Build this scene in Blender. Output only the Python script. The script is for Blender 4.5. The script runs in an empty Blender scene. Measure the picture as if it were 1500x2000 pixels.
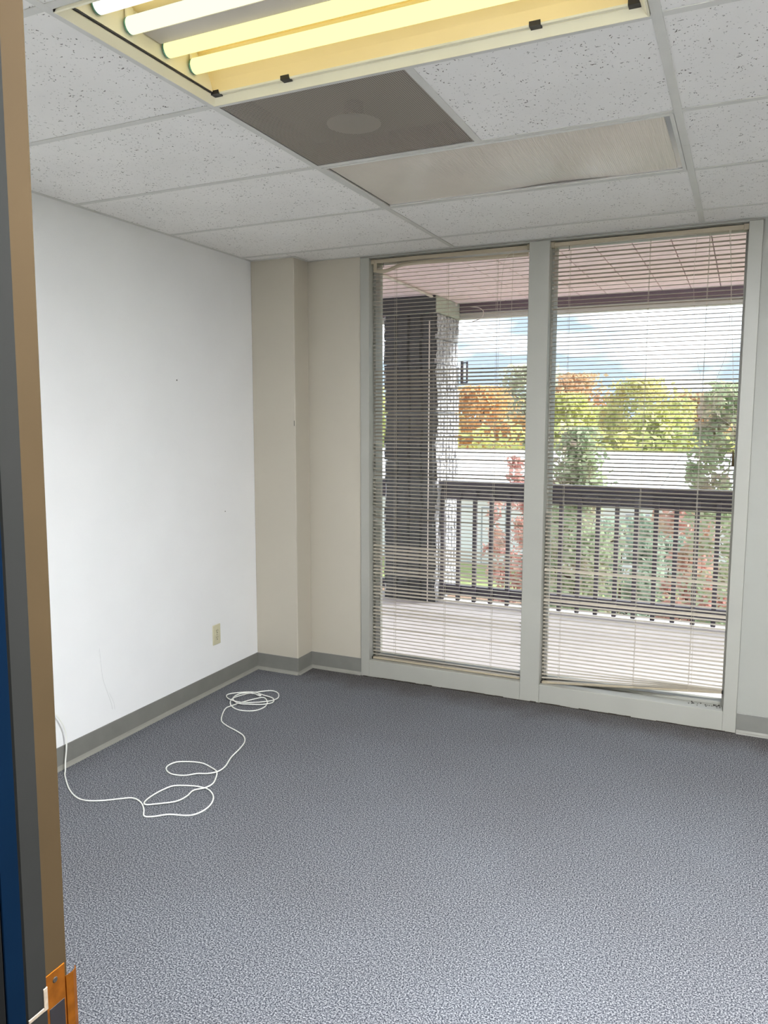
import bpy, bmesh, math, random
import numpy as np
from mathutils import Vector, Matrix, Euler

sc = bpy.context.scene
C = sc.collection
random.seed(7)
RNG = np.random.default_rng(7)
PI = math.pi

# ------------------------------------------------------------------ camera
cam = bpy.data.cameras.new('camera')
cam_o = bpy.data.objects.new('camera', cam)
C.objects.link(cam_o)
cam.sensor_fit = 'VERTICAL'
cam.sensor_height = 36.0
cam.sensor_width = 27.0
cam.lens = 1524.17 * 36.0 / 2000.0
cam.shift_x = 18.98 / 2000.0
cam.shift_y = -3.77 / 2000.0
cam.clip_start = 0.02
cam.clip_end = 2000
cam_o.location = (1.4443, -1.9628, 1.525)
cam_o.rotation_euler = (PI / 2 - 0.1169, 0.0, 0.441)
sc.camera = cam_o

# ------------------------------------------------------------------ sky: thin bright cloud over pale blue
world = bpy.data.worlds.new('sky')
sc.world = world
world.use_nodes = True
wn, wl = world.node_tree.nodes, world.node_tree.links
wn.clear()
w_out = wn.new('ShaderNodeOutputWorld')
w_bg = wn.new('ShaderNodeBackground')
w_tc = wn.new('ShaderNodeTexCoord')
w_map = wn.new('ShaderNodeMapping')
w_map.inputs['Scale'].default_value = (1.0, 1.0, 3.2)
w_map.inputs['Location'].default_value = (0.35, 0.0, 0.30)
w_noise = wn.new('ShaderNodeTexNoise')
w_noise.inputs['Scale'].default_value = 2.2
w_noise.inputs['Detail'].default_value = 5.0
w_noise.inputs['Roughness'].default_value = 0.5
w_ramp = wn.new('ShaderNodeValToRGB')
w_ramp.color_ramp.elements[0].position = 0.52
w_ramp.color_ramp.elements[0].color = (0.122, 0.150, 0.182, 1)
w_ramp.color_ramp.elements[1].position = 0.73
w_ramp.color_ramp.elements[1].color = (1.0, 1.01, 1.03, 1)
w_bg.inputs['Strength'].default_value = 4.6
wl.new(w_tc.outputs['Generated'], w_map.inputs['Vector'])
wl.new(w_map.outputs['Vector'], w_noise.inputs['Vector'])
wl.new(w_noise.outputs['Fac'], w_ramp.inputs['Fac'])
wl.new(w_ramp.outputs['Color'], w_bg.inputs['Color'])
wl.new(w_bg.outputs['Background'], w_out.inputs['Surface'])

# veiled sun, from the right and a little ahead
sun = bpy.data.lights.new('sun', 'SUN')
sun.energy = 7.5
sun.angle = math.radians(28)
sun.color = (1.0, 0.99, 0.98)
sun_o = bpy.data.objects.new('sun', sun)
C.objects.link(sun_o)
sun_o.rotation_euler = Vector((0.80, 0.45, 0.50)).to_track_quat('Z', 'Y').to_euler()

FILL_LAMP = 84.0      # strength of the added fill lamp's lit lens
TUBE_K = 0.72

sc.view_settings.view_transform = 'Standard'
sc.view_settings.look = 'None'
sc.view_settings.gamma = 1.0
sc.view_settings.use_curve_mapping = False
sc.view_settings.exposure = 0.52
sc.cycles.max_bounces = 8
sc.cycles.diffuse_bounces = 5
sc.cycles.transparent_max_bounces = 24
sc.cycles.sample_clamp_indirect = 6.0
sc.cycles.caustics_reflective = False
sc.cycles.caustics_refractive = False

# ------------------------------------------------------------------ materials
def srgb(r, g, b):
    f = lambda c: (c / 255 / 12.92) if c / 255 <= 0.04045 else ((c / 255 + 0.055) / 1.055) ** 2.4
    return (f(r), f(g), f(b), 1.0)

def mat(name, col, rough=0.6, metal=0.0, spec=0.5, noise=None, bump=None, emit=None):
    """noise=(scale, amount): mottles the colour; bump=(scale, strength)"""
    m = bpy.data.materials.new(name)
    m.use_nodes = True
    nt = m.node_tree
    b = nt.nodes['Principled BSDF']
    b.inputs['Base Color'].default_value = col
    b.inputs['Roughness'].default_value = rough
    b.inputs['Metallic'].default_value = metal
    b.inputs['Specular IOR Level'].default_value = spec
    tc = nt.nodes.new('ShaderNodeTexCoord')
    sc_, am = noise or (6.0, 0.04)
    n = nt.nodes.new('ShaderNodeTexNoise')
    n.inputs['Scale'].default_value = sc_
    n.inputs['Detail'].default_value = 4
    r = nt.nodes.new('ShaderNodeValToRGB')
    e = r.color_ramp.elements
    e[0].position, e[1].position = 0.3, 0.7
    e[0].color = tuple(c * (1 - am) for c in col[:3]) + (1,)
    e[1].color = tuple(min(1, c * (1 + am)) for c in col[:3]) + (1,)
    nt.links.new(tc.outputs['Object'], n.inputs['Vector'])
    nt.links.new(n.outputs['Fac'], r.inputs['Fac'])
    nt.links.new(r.outputs['Color'], b.inputs['Base Color'])
    if bump:
        nb = nt.nodes.new('ShaderNodeTexNoise')
        nb.inputs['Scale'].default_value = bump[0]
        nb.inputs['Detail'].default_value = 3
        bp = nt.nodes.new('ShaderNodeBump')
        bp.inputs['Strength'].default_value = bump[1]
        bp.inputs['Distance'].default_value = 0.01
        nt.links.new(tc.outputs['Object'], nb.inputs['Vector'])
        nt.links.new(nb.outputs['Fac'], bp.inputs['Height'])
        nt.links.new(bp.outputs['Normal'], b.inputs['Normal'])
    if emit:
        b.inputs['Emission Color'].default_value = emit[0]
        b.inputs['Emission Strength'].default_value = emit[1]
    return m

M = {}
M['wall'] = mat('wall_paint', srgb(241, 241, 240), 0.55, noise=(2.5, 0.02), bump=(220, 0.06))
M['wall_window'] = mat('shaded_window_wall_paint', srgb(188, 181, 166), 0.55, noise=(2.5, 0.02), bump=(220, 0.06))  # paint colour darkened to carry the shade on the window wall
M['wall_shade'] = mat('shaded_wall_paint', srgb(158, 158, 150), 0.55, noise=(2.5, 0.02), bump=(220, 0.06))  # shade on the strip right of the windows, put into a greyer colour
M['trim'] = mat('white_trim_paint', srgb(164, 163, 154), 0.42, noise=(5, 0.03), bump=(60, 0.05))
M['grid'] = mat('ceiling_grid_enamel', srgb(214, 213, 207), 0.4, noise=(9, 0.03))
M['base'] = mat('grey_rubber', srgb(118, 117, 111), 0.5, noise=(12, 0.06))
M['base_toe'] = mat('grey_rubber_toe', srgb(138, 136, 128), 0.45, noise=(12, 0.05))
M['fixture'] = mat('white_enamel', srgb(238, 232, 205), 0.35, noise=(7, 0.02))
M['reflector'] = mat('cream_reflector_enamel', srgb(240, 217, 158), 0.35, noise=(3, 0.03))
M['ballast'] = mat('grey_ballast_cover', srgb(190, 184, 178), 0.4)
M['cap'] = mat('green_tube_end', srgb(96, 150, 130), 0.5)
M['black'] = mat('black_plastic', srgb(22, 18, 20), 0.5)
M['slat'] = mat('almond_slat_enamel', srgb(196, 187, 171), 0.36, noise=(30, 0.04))
M['rail_blind'] = mat('almond_rail_enamel', srgb(168, 156, 134), 0.36)
M['cord'] = mat('pale_cord', srgb(196, 188, 174), 0.8)
M['cable'] = mat('white_cable', srgb(236, 236, 229), 0.4)
M['ivory'] = mat('ivory_plastic', srgb(206, 200, 170), 0.35, noise=(60, 0.02))
M['slot'] = mat('dark_slot', srgb(45, 38, 30), 0.7)
M['screw'] = mat('screw_metal', srgb(160, 155, 140), 0.35, metal=0.8)
M['brass'] = mat('worn_brass', srgb(160, 92, 18), 0.28, metal=0.85, noise=(60, 0.25))
M['jamb'] = mat('beige_frame_paint', srgb(62, 50, 33), 0.8, spec=0.08, noise=(8, 0.05), bump=(40, 0.05))
M['stop'] = mat('grey_frame_paint', srgb(38, 38, 36), 0.85, spec=0.06, noise=(8, 0.06))
M['blue'] = mat('dark_blue_paint', srgb(1, 18, 36), 0.9, spec=0.05, noise=(8, 0.1))
M['darkgrey'] = mat('charcoal_paint', srgb(15, 15, 14), 0.8, spec=0.1)
M['worn'] = mat('bare_worn_metal', srgb(170, 155, 135), 0.4, metal=0.4, noise=(80, 0.3))
M['hall'] = mat('hall_paint', srgb(120, 118, 112), 0.6)
M['soffit'] = mat('pinkish_soffit_board', srgb(245, 224, 226), 0.6, noise=(18, 0.06), bump=(90, 0.15))
M['beam'] = mat('plum_brown_beam', srgb(104, 88, 96), 0.5, noise=(10, 0.08))
M['lip'] = mat('grey_fascia', srgb(190, 190, 182), 0.5)
M['rail'] = mat('dark_rail_paint', srgb(70, 64, 74), 0.42, noise=(20, 0.12))
M['deck'] = mat('pale_balcony_concrete', srgb(226, 220, 219), 0.7, noise=(14, 0.05), bump=(120, 0.15))
M['edge'] = mat('grey_deck_edge', srgb(178, 176, 180), 0.6, noise=(20, 0.06))
M['shaded_front'] = mat('shaded_block_face', srgb(66, 66, 68), 0.8, noise=(30, 0.12), bump=(60, 0.3))  # dark copy of the block colour: shade on the pillar's front
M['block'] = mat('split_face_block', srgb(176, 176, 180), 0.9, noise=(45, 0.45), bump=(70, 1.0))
M['capital'] = mat('grey_green_casing', srgb(168, 172, 160), 0.6, noise=(16, 0.06))
M['pipe'] = mat('white_conduit', srgb(222, 212, 206), 0.45)
M['bwall'] = mat('white_building_siding', srgb(243, 240, 243), 0.7, noise=(0.8, 0.03))
M['broof'] = mat('white_metal_roof', srgb(240, 240, 243), 0.6, noise=(0.3, 0.02))
M['btrim'] = mat('grey_building_trim', srgb(170, 172, 178), 0.6)
M['bark'] = mat('brown_bark', srgb(96, 78, 66), 0.9, noise=(12, 0.3), bump=(20, 0.5))
M['rock'] = mat('landscape_rock', srgb(150, 146, 142), 0.9, noise=(6, 0.25), bump=(12, 0.6))
M['grass'] = mat('lawn_grass', srgb(164, 174, 112), 0.95, noise=(3.0, 0.25), bump=(30, 0.5))
M['mulch'] = mat('brown_mulch', srgb(150, 120, 98), 0.95, noise=(8, 0.3), bump=(30, 0.8))
M['asphalt'] = mat('pale_paving', srgb(196, 194, 192), 0.9, noise=(2, 0.06))
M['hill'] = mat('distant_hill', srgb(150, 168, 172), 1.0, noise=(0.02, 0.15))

def nodes_of(m):
    nt = m.node_tree
    return nt, nt.nodes['Principled BSDF']

# ceiling tile: off-white mineral fibre with small dark fissures and pin holes
def tile_material():
    m = mat('mineral_fibre_tile', srgb(244, 242, 238), 0.9, noise=(3, 0.03))
    nt, b = nodes_of(m)
    base = b.inputs['Base Color'].links[0].from_socket
    tc = nt.nodes.new('ShaderNodeTexCoord')
    mp = nt.nodes.new('ShaderNodeMapping')
    nz = nt.nodes.new('ShaderNodeTexNoise')
    nz.inputs['Scale'].default_value = 45
    add = nt.nodes.new('ShaderNodeMixRGB')
    add.blend_type = 'LINEAR_LIGHT'
    add.inputs['Fac'].default_value = 0.018
    v1 = nt.nodes.new('ShaderNodeTexVoronoi')
    v1.inputs['Scale'].default_value = 135
    v1.inputs['Randomness'].default_value = 1.0
    v2 = nt.nodes.new('ShaderNodeTexNoise')
    v2.inputs['Scale'].default_value = 11
    v2.inputs['Detail'].default_value = 2
    nt.links.new(tc.outputs['Object'], mp.inputs['Vector'])
    nt.links.new(tc.outputs['Object'], nz.inputs['Vector'])
    nt.links.new(mp.outputs['Vector'], add.inputs[1])
    nt.links.new(nz.outputs['Color'], add.inputs[2])
    mp2 = nt.nodes.new('ShaderNodeMapping')
    mp2.inputs['Scale'].default_value = (1.0, 0.62, 1.0)
    nt.links.new(add.outputs['Color'], mp2.inputs['Vector'])
    nt.links.new(mp2.outputs['Vector'], v1.inputs['Vector'])
    nt.links.new(tc.outputs['Object'], v2.inputs['Vector'])
    # radius differs from cell to cell
    sep = nt.nodes.new('ShaderNodeSeparateColor')
    nt.links.new(v1.outputs['Color'], sep.inputs['Color'])
    rad = nt.nodes.new('ShaderNodeMapRange')
    rad.inputs['From Min'].default_value = 0.24
    rad.inputs['From Max'].default_value = 1.0
    rad.inputs['To Min'].default_value = 0.0
    rad.inputs['To Max'].default_value = 0.34
    nt.links.new(sep.outputs['Red'], rad.inputs['Value'])
    cmp_ = nt.nodes.new('ShaderNodeMath')
    cmp_.operation = 'SUBTRACT'
    nt.links.new(rad.outputs['Result'], cmp_.inputs[0])
    nt.links.new(v1.outputs['Distance'], cmp_.inputs[1])
    st = nt.nodes.new('ShaderNodeMapRange')
    st.inputs['From Min'].default_value = -0.02
    st.inputs['From Max'].default_value = 0.05
    nt.links.new(cmp_.outputs[0], st.inputs['Value'])
    mul = nt.nodes.new('ShaderNodeMath')
    mul.operation = 'MULTIPLY'
    gate = nt.nodes.new('ShaderNodeMapRange')
    gate.inputs['From Min'].default_value = 0.36
    gate.inputs['From Max'].default_value = 0.56
    gate.inputs['To Min'].default_value = 0.2
    nt.links.new(v2.outputs['Fac'], gate.inputs['Value'])
    nt.links.new(st.outputs['Result'], mul.inputs[0])
    nt.links.new(gate.outputs['Result'], mul.inputs[1])
    mix = nt.nodes.new('ShaderNodeMixRGB')
    mix.inputs[2].default_value = srgb(96, 90, 82)
    nt.links.new(mul.outputs[0], mix.inputs['Fac'])
    nt.links.new(base, mix.inputs[1])
    nt.links.new(mix.outputs['Color'], b.inputs['Base Color'])
    bp = nt.nodes.new('ShaderNodeBump')
    bp.invert = True
    bp.inputs['Strength'].default_value = 0.5
    bp.inputs['Distance'].default_value = 0.002
    nt.links.new(mul.outputs[0], bp.inputs['Height'])
    nt.links.new(bp.outputs['Normal'], b.inputs['Normal'])
    return m
M['tile'] = tile_material()

# carpet: blue-grey loop pile, darker and browner along the window wall
def carpet_material():
    m = mat('loop_pile_carpet', srgb(120, 124, 140), 0.95, spec=0.1)
    nt, b = nodes_of(m)
    tc = nt.nodes.new('ShaderNodeTexCoord')
    n1 = nt.nodes.new('ShaderNodeTexNoise')
    n1.inputs['Scale'].default_value = 220
    n1.inputs['Detail'].default_value = 3.5
    n1.inputs['Roughness'].default_value = 0.75
    r = nt.nodes.new('ShaderNodeValToRGB')
    el = r.color_ramp.elements
    el[0].position, el[1].position = 0.38, 0.60
    el[0].color = srgb(35, 37, 44)
    el[1].color = srgb(157, 158, 160)
    e2 = el.new(0.49)
    e2.color = srgb(84, 87, 94)
    nt.links.new(tc.outputs['Object'], n1.inputs['Vector'])
    nt.links.new(n1.outputs['Fac'], r.inputs['Fac'])
    # slow tonal drift
    n2 = nt.nodes.new('ShaderNodeTexNoise')
    n2.inputs['Scale'].default_value = 1.6
    n2.inputs['Detail'].default_value = 3
    r2 = nt.nodes.new('ShaderNodeValToRGB')
    r2.color_ramp.elements[0].position = 0.3
    r2.color_ramp.elements[0].color = (0.90, 0.88, 0.87, 1)
    r2.color_ramp.elements[1].position = 0.7
    r2.color_ramp.elements[1].color = (1.0, 1.0, 1.0, 1)
    nt.links.new(tc.outputs['Object'], n2.inputs['Vector'])
    nt.links.new(n2.outputs['Fac'], r2.inputs['Fac'])
    mul = nt.nodes.new('ShaderNodeMixRGB')
    mul.blend_type = 'MULTIPLY'
    mul.inputs['Fac'].default_value = 1
    nt.links.new(r.outputs['Color'], mul.inputs[1])
    nt.links.new(r2.outputs['Color'], mul.inputs[2])
    # darker brown tint along the window wall, ragged edge
    sp = nt.nodes.new('ShaderNodeSeparateXYZ')
    nt.links.new(tc.outputs['Object'], sp.inputs['Vector'])
    n3 = nt.nodes.new('ShaderNodeTexNoise')
    n3.inputs['Scale'].default_value = 7
    n3.inputs['Detail'].default_value = 4
    nt.links.new(tc.outputs['Object'], n3.inputs['Vector'])
    ad = nt.nodes.new('ShaderNodeMath')
    ad.operation = 'MULTIPLY_ADD'
    ad.inputs[1].default_value = 0.22
    nt.links.new(n3.outputs['Fac'], ad.inputs[0])
    nt.links.new(sp.outputs['Y'], ad.inputs[2])
    mr = nt.nodes.new('ShaderNodeMapRange')
    mr.inputs['From Min'].default_value = 1.95
    mr.inputs['From Max'].default_value = 2.14
    mr.inputs['To Max'].default_value = 0.75
    nt.links.new(ad.outputs[0], mr.inputs['Value'])
    mx = nt.nodes.new('ShaderNodeMixRGB')
    mx.blend_type = 'MULTIPLY'
    mx.inputs[2].default_value = (0.52, 0.45, 0.38, 1)
    nt.links.new(mr.outputs['Result'], mx.inputs['Fac'])
    nt.links.new(mul.outputs['Color'], mx.inputs[1])
    nt.links.new(mx.outputs['Color'], b.inputs['Base Color'])
    bp = nt.nodes.new('ShaderNodeBump')
    bp.inputs['Strength'].default_value = 0.35
    bp.inputs['Distance'].default_value = 0.003
    nt.links.new(n1.outputs['Fac'], bp.inputs['Height'])
    nt.links.new(bp.outputs['Normal'], b.inputs['Normal'])
    return m
M['carpet'] = carpet_material()

# clear window glass: mostly straight-through, fresnel sheen
def glass_material():
    m = bpy.data.materials.new('window_glass')
    m.use_nodes = True
    nt = m.node_tree
    nt.nodes.clear()
    o = nt.nodes.new('ShaderNodeOutputMaterial')
    mx = nt.nodes.new('ShaderNodeMixShader')
    t = nt.nodes.new('ShaderNodeBsdfTransparent')
    t.inputs['Color'].default_value = (0.97, 0.985, 0.98, 1)
    g = nt.nodes.new('ShaderNodeBsdfGlossy')
    g.inputs['Roughness'].default_value = 0.02
    f = nt.nodes.new('ShaderNodeFresnel')
    f.inputs['IOR'].default_value = 1.35
    nt.links.new(f.outputs['Fac'], mx.inputs['Fac'])
    nt.links.new(t.outputs[0], mx.inputs[1])
    nt.links.new(g.outputs[0], mx.inputs[2])
    nt.links.new(mx.outputs[0], o.inputs['Surface'])
    return m
M['glass'] = glass_material()

def emission(name, col, k):
    m = bpy.data.materials.new(name)
    m.use_nodes = True
    nt = m.node_tree
    nt.nodes.clear()
    o = nt.nodes.new('ShaderNodeOutputMaterial')
    e = nt.nodes.new('ShaderNodeEmission')
    e.inputs['Color'].default_value = col
    e.inputs['Strength'].default_value = k
    nt.links.new(e.outputs[0], o.inputs['Surface'])
    return m

def foliage_material(name, cols, scale=0.6):
    m = bpy.data.materials.new(name)
    m.use_nodes = True
    nt = m.node_tree
    nt.nodes.clear()
    o = nt.nodes.new('ShaderNodeOutputMaterial')
    tc = nt.nodes.new('ShaderNodeTexCoord')
    n = nt.nodes.new('ShaderNodeTexNoise')
    n.inputs['Scale'].default_value = scale
    n.inputs['Detail'].default_value = 8
    n.inputs['Roughness'].default_value = 0.75
    r = nt.nodes.new('ShaderNodeValToRGB')
    e = r.color_ramp.elements
    e[0].position, e[0].color = 0.32, cols[0]
    e[1].position, e[1].color = 0.68, cols[-1]
    for i, c in enumerate(cols[1:-1]):
        k = e.new(0.32 + 0.36 * (i + 1) / (len(cols) - 1))
        k.color = c
    d = nt.nodes.new('ShaderNodeBsdfDiffuse')
    t = nt.nodes.new('ShaderNodeBsdfTranslucent')
    mx = nt.nodes.new('ShaderNodeMixShader')
    mx.inputs['Fac'].default_value = 0.45
    nt.links.new(tc.outputs['Object'], n.inputs['Vector'])
    nt.links.new(n.outputs['Fac'], r.inputs['Fac'])
    nt.links.new(r.outputs['Color'], d.inputs['Color'])
    nt.links.new(r.outputs['Color'], t.inputs['Color'])
    nt.links.new(d.outputs[0], mx.inputs[1])
    nt.links.new(t.outputs[0], mx.inputs[2])
    nt.links.new(mx.outputs[0], o.inputs['Surface'])
    return m

# ------------------------------------------------------------------ mesh helpers
def link_mesh(name, verts, faces, material, parent=None, smooth=False, loc=(0, 0, 0)):
    me = bpy.data.meshes.new(name)
    me.from_pydata([tuple(v) for v in verts], [], [tuple(f) for f in faces])
    me.update()
    if smooth:
        me.polygons.foreach_set('use_smooth', [True] * len(me.polygons))
    me.materials.append(material)
    o = bpy.data.objects.new(name, me)
    o.location = loc
    o.parent = parent
    C.objects.link(o)
    return o

class MB:
    """collects boxes / prisms / tubes into one mesh"""
    def __init__(self):
        self.v, self.f = [], []
    def add(self, vs, fs):
        n = len(self.v)
        self.v += [tuple(p) for p in vs]
        self.f += [tuple(i + n for i in f) for f in fs]
        return self
    def box(self, x0, x1, y0, y1, z0, z1, bev=0.0):
        if bev <= 0:
            vs = [(x, y, z) for x in (x0, x1) for y in (y0, y1) for z in (z0, z1)]
            fs = [(0, 1, 3, 2), (4, 6, 7, 5), (0, 4, 5, 1), (2, 3, 7, 6), (0, 2, 6, 4), (1, 5, 7, 3)]
            return self.add(vs, fs)
        bm = bmesh.new()
        bmesh.ops.create_cube(bm, size=1)
        bmesh.ops.scale(bm, vec=(x1 - x0, y1 - y0, z1 - z0), verts=bm.verts)
        bmesh.ops.bevel(bm, geom=bm.edges[:], offset=min(bev, 0.45 * min(x1 - x0, y1 - y0, z1 - z0)), segments=1, affect='EDGES')
        bmesh.ops.translate(bm, vec=((x0 + x1) / 2, (y0 + y1) / 2, (z0 + z1) / 2), verts=bm.verts)
        bm.verts.index_update()
        self.add([v.co[:] for v in bm.verts], [[v.index for v in f.verts] for f in bm.faces])
        bm.free()
        return self
    def prism(self, prof, axis, a, b):
        """profile points (two other axes in xyz order) extruded along axis from a to b"""
        n = len(prof)
        vs = []
        for t in (a, b):
            for p in prof:
                q = list(p)
                q.insert(axis, t)
                vs.append(q)
        fs = [(i, (i + 1) % n, (i + 1) % n + n, i + n) for i in range(n)]
        fs += [tuple(range(n))[::-1], tuple(range(n, 2 * n))]
        return self.add(vs, fs)
    def tube(self, pts, r, seg=8, caps=True):
        pts = [Vector(p) for p in pts]
        n = len(pts)
        rs = r if isinstance(r, (list, tuple)) else [r] * n
        up = Vector((0, 0, 1))
        vs = []
        prev = None
        for i, p in enumerate(pts):
            d = (pts[min(i + 1, n - 1)] - pts[max(i - 1, 0)]).normalized()
            if prev is None:
                a = d.cross(up)
                if a.length < 1e-3:
                    a = d.cross(Vector((1, 0, 0)))
            else:
                a = prev - d * prev.dot(d)
            a.normalize()
            prev = a
            b = d.cross(a)
            for k in range(seg):
                t = 2 * PI * k / seg
                vs.append(p + (a * math.cos(t) + b * math.sin(t)) * rs[i])
        fs = []
        for i in range(n - 1):
            for k in range(seg):
                k2 = (k + 1) % seg
                fs.append((i * seg + k, i * seg + k2, (i + 1) * seg + k2, (i + 1) * seg + k))
        if caps:
            fs += [tuple(range(seg))[::-1], tuple(range((n - 1) * seg, n * seg))]
        return self.add(vs, fs)
    def build(self, name, material, parent=None, smooth=False, loc=(0, 0, 0)):
        o = link_mesh(name, self.v, self.f, material, parent, smooth, loc)
        bm = bmesh.new()
        bm.from_mesh(o.data)
        bmesh.ops.recalc_face_normals(bm, faces=bm.faces)
        bm.to_mesh(o.data)
        bm.free()
        return o

def B(x0, x1, y0, y1, z0, z1, bev=0.0):
    return MB().box(x0, x1, y0, y1, z0, z1, bev)

def struct(o):
    o['kind'] = 'structure'
    return o

def thing(name, label, cat, loc=(0, 0, 0), rz=0.0, group=None):
    o = bpy.data.objects.new(name, None)
    o.empty_display_size = 0.1
    o.location = loc
    o.rotation_euler = (0, 0, rz)
    C.objects.link(o)
    tag(o, label, cat, group)
    return o

def tag(o, label, cat, group=None):
    o['label'] = label
    o['category'] = cat
    if group:
        o['group'] = group
    return o

def empty_struct(name, loc=(0, 0, 0)):
    o = bpy.data.objects.new(name, None)
    o.location = loc
    C.objects.link(o)
    return struct(o)

def spline(pts, sub=6):
    """Catmull-Rom through the points"""
    P = [Vector(p) for p in pts]
    P = [P[0] * 2 - P[1]] + P + [P[-1] * 2 - P[-2]]
    out = []
    for i in range(1, len(P) - 2):
        for k in range(sub):
            t = k / sub
            a, b, c, d = P[i - 1], P[i], P[i + 1], P[i + 2]
            out.append(0.5 * ((2 * b) + (c - a) * t + (2 * a - 5 * b + 4 * c - d) * t * t + (3 * b - a - 3 * c + d) * t ** 3))
    out.append(P[-2])
    return out

# ------------------------------------------------------------------ room constants (metres)
S = 0.61
H = 2.426
XL, XR = -1.19, 4.10           # left wall, right wall
YB, YW = -1.335, 2.10          # back wall (with the doorway), window wall
XC, YC = -0.90, 1.937          # the boxed column in the far left corner
W1 = (-0.500, 0.406)           # openings in the window wall
W2 = (0.512, 1.417)
SILL, HEAD = 0.102, 2.418
TOP = 2.60                     # top of the walls, above the hung ceiling

# ------------------------------------------------------------------ floor, walls
fl = struct(B(XL - 0.15, XR + 0.15, -3.6, YW + 0.1, -0.12, 0.0).build('floor', M['carpet']))

wl_ = struct(B(XL - 0.12, XL, YB - 0.12, YW + 0.16, 0.0, TOP).build('wall_left', M['wall']))
ww = empty_struct('wall_window')
B(XL, -0.556, YW, YW + 0.16, 0.0, TOP).build('wall_panel', M['wall_window'], ww)
B(1.478, XR, YW, YW + 0.16, 0.0, TOP).build('wall_panel', M['wall_shade'], ww)
B(-0.556, 1.478, YW, YW + 0.16, HEAD + 0.004, TOP).build('wall_header', M['wall_window'], ww)
B(XL, XC, YC, YW, 0.0, TOP, 0.004).build('corner_column', M['wall_window'], ww)
struct(B(XR, XR + 0.12, -3.6, YW + 0.16, 0.0, TOP).build('wall_right', M['wall_window']))

wb = empty_struct('wall_back')
B(XL, 0.70, YB - 0.10, YB, 0.0, TOP).build('wall_panel', M['wall'], wb)
B(1.695, XR, YB - 0.10, YB, 0.0, TOP).build('wall_panel', M['wall'], wb)
B(0.70, 1.695, YB - 0.10, YB, 2.075, TOP).build('wall_header', M['wall'], wb)
# the hallway the camera stands in
wh = empty_struct('wall_hall')
B(-0.4, XR, -3.6, -3.5, 0.0, TOP).build('wall_panel', M['hall'], wh)
B(-0.5, -0.4, -3.6, YB - 0.10, 0.0, TOP).build('wall_panel', M['hall'], wh)
B(-0.4, XR, -3.5, YB - 0.10, H, TOP).build('hall_ceiling', M['hall'], wh)

# scuffs and pin marks on the left wall and the column
def mark(points, r, parent, name='scuff_mark', m=None):
    mb = MB()
    mb.tube(points, r, 5)
    return mb.build(name, m or M['scuff'], parent)
M['scuff'] = mat('grey_scuff', srgb(222, 222, 221), 0.8)
M['nail'] = mat('nail_hole', srgb(90, 86, 78), 0.9)
xw = XL + 0.0003
mark(spline([(xw, .655, .475), (xw, .660, .40), (xw, .668, .33), (xw, .690, .26), (xw, .712, .20), (xw, .722, .16)]), 0.0012, wl_)
mark(spline([(xw, .705, .245), (xw, .722, .21), (xw, .733, .18), (xw, .735, .155)]), 0.0009, wl_)
B(XL - .001, XL + .0012, 1.252, 1.259, 1.716, 1.722).build('nail_hole', M['nail'], wl_)
B(-0.909, -0.905, YC - .0008, YC + .001, 1.482, 1.512).build('nail_hole', M['nail'], ww)
B(XL - .001, XL + .0010, 1.640, 1.644, 1.00, 1.006).build('nail_hole', M['nail'], wl_)

# ------------------------------------------------------------------ rubber cove base
def cove(name, p0, p1, nrm, h=0.101):
    """base along the wall from p0 to p1; nrm points into the room"""
    o = empty_struct(name)
    p0, p1, n = Vector(p0), Vector(p1), Vector(nrm)
    def strip(prof):
        vs = []
        for p in (p0, p1):
            for d, z in prof:
                q = p + n * d
                vs.append((q.x, q.y, z))
        k = len(prof)
        fs = [(i, (i + 1) % k, (i + 1) % k + k, i + k) for i in range(k)] + [tuple(range(k)), tuple(range(2 * k - 1, k - 1, -1))]
        return MB().add(vs, fs)
    strip([(0.0, .018), (.0035, .018), (.0035, h - .002), (.0025, h), (0.0, h)]).build('base_strip', M['base'], o)
    strip([(0.0, 0.0), (.016, 0.0), (.0145, .004), (.007, .009), (.0038, .018), (0.0, .018)]).build('base_toe', M['base_toe'], o)
    return o
cove('baseboard_left', (XL, YB, 0), (XL, YC, 0), (1, 0, 0))
cove('baseboard_column', (XL, YC, 0), (XC + .004, YC, 0), (0, -1, 0))
cove('baseboard_return', (XC, YC - .004, 0), (XC, YW, 0), (1, 0, 0))
cove('baseboard_window', (XC, YW, 0), (-0.557, YW, 0), (0, -1, 0))
cove('baseboard_far_right', (1.4795, YW, 0), (XR, YW, 0), (0, -1, 0))
cove('baseboard_right', (XR, YB, 0), (XR, YW, 0), (-1, 0, 0))
# ragged dark glue line where carpet meets the window trim
gl = MB()
rr = random.Random(3)
x = -0.54
while x < 1.47:
    w = rr.uniform(.02, .06)
    d = rr.uniform(.002, .007)
    gl.box(x, min(x + w, 1.475), YW - .0125 - d, YW - .0115, 0.0, rr.uniform(.002, .006))
    x += w
g = gl.build('carpet_fray', M['slot'], fl)
g['kind'] = 'stuff'

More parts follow.
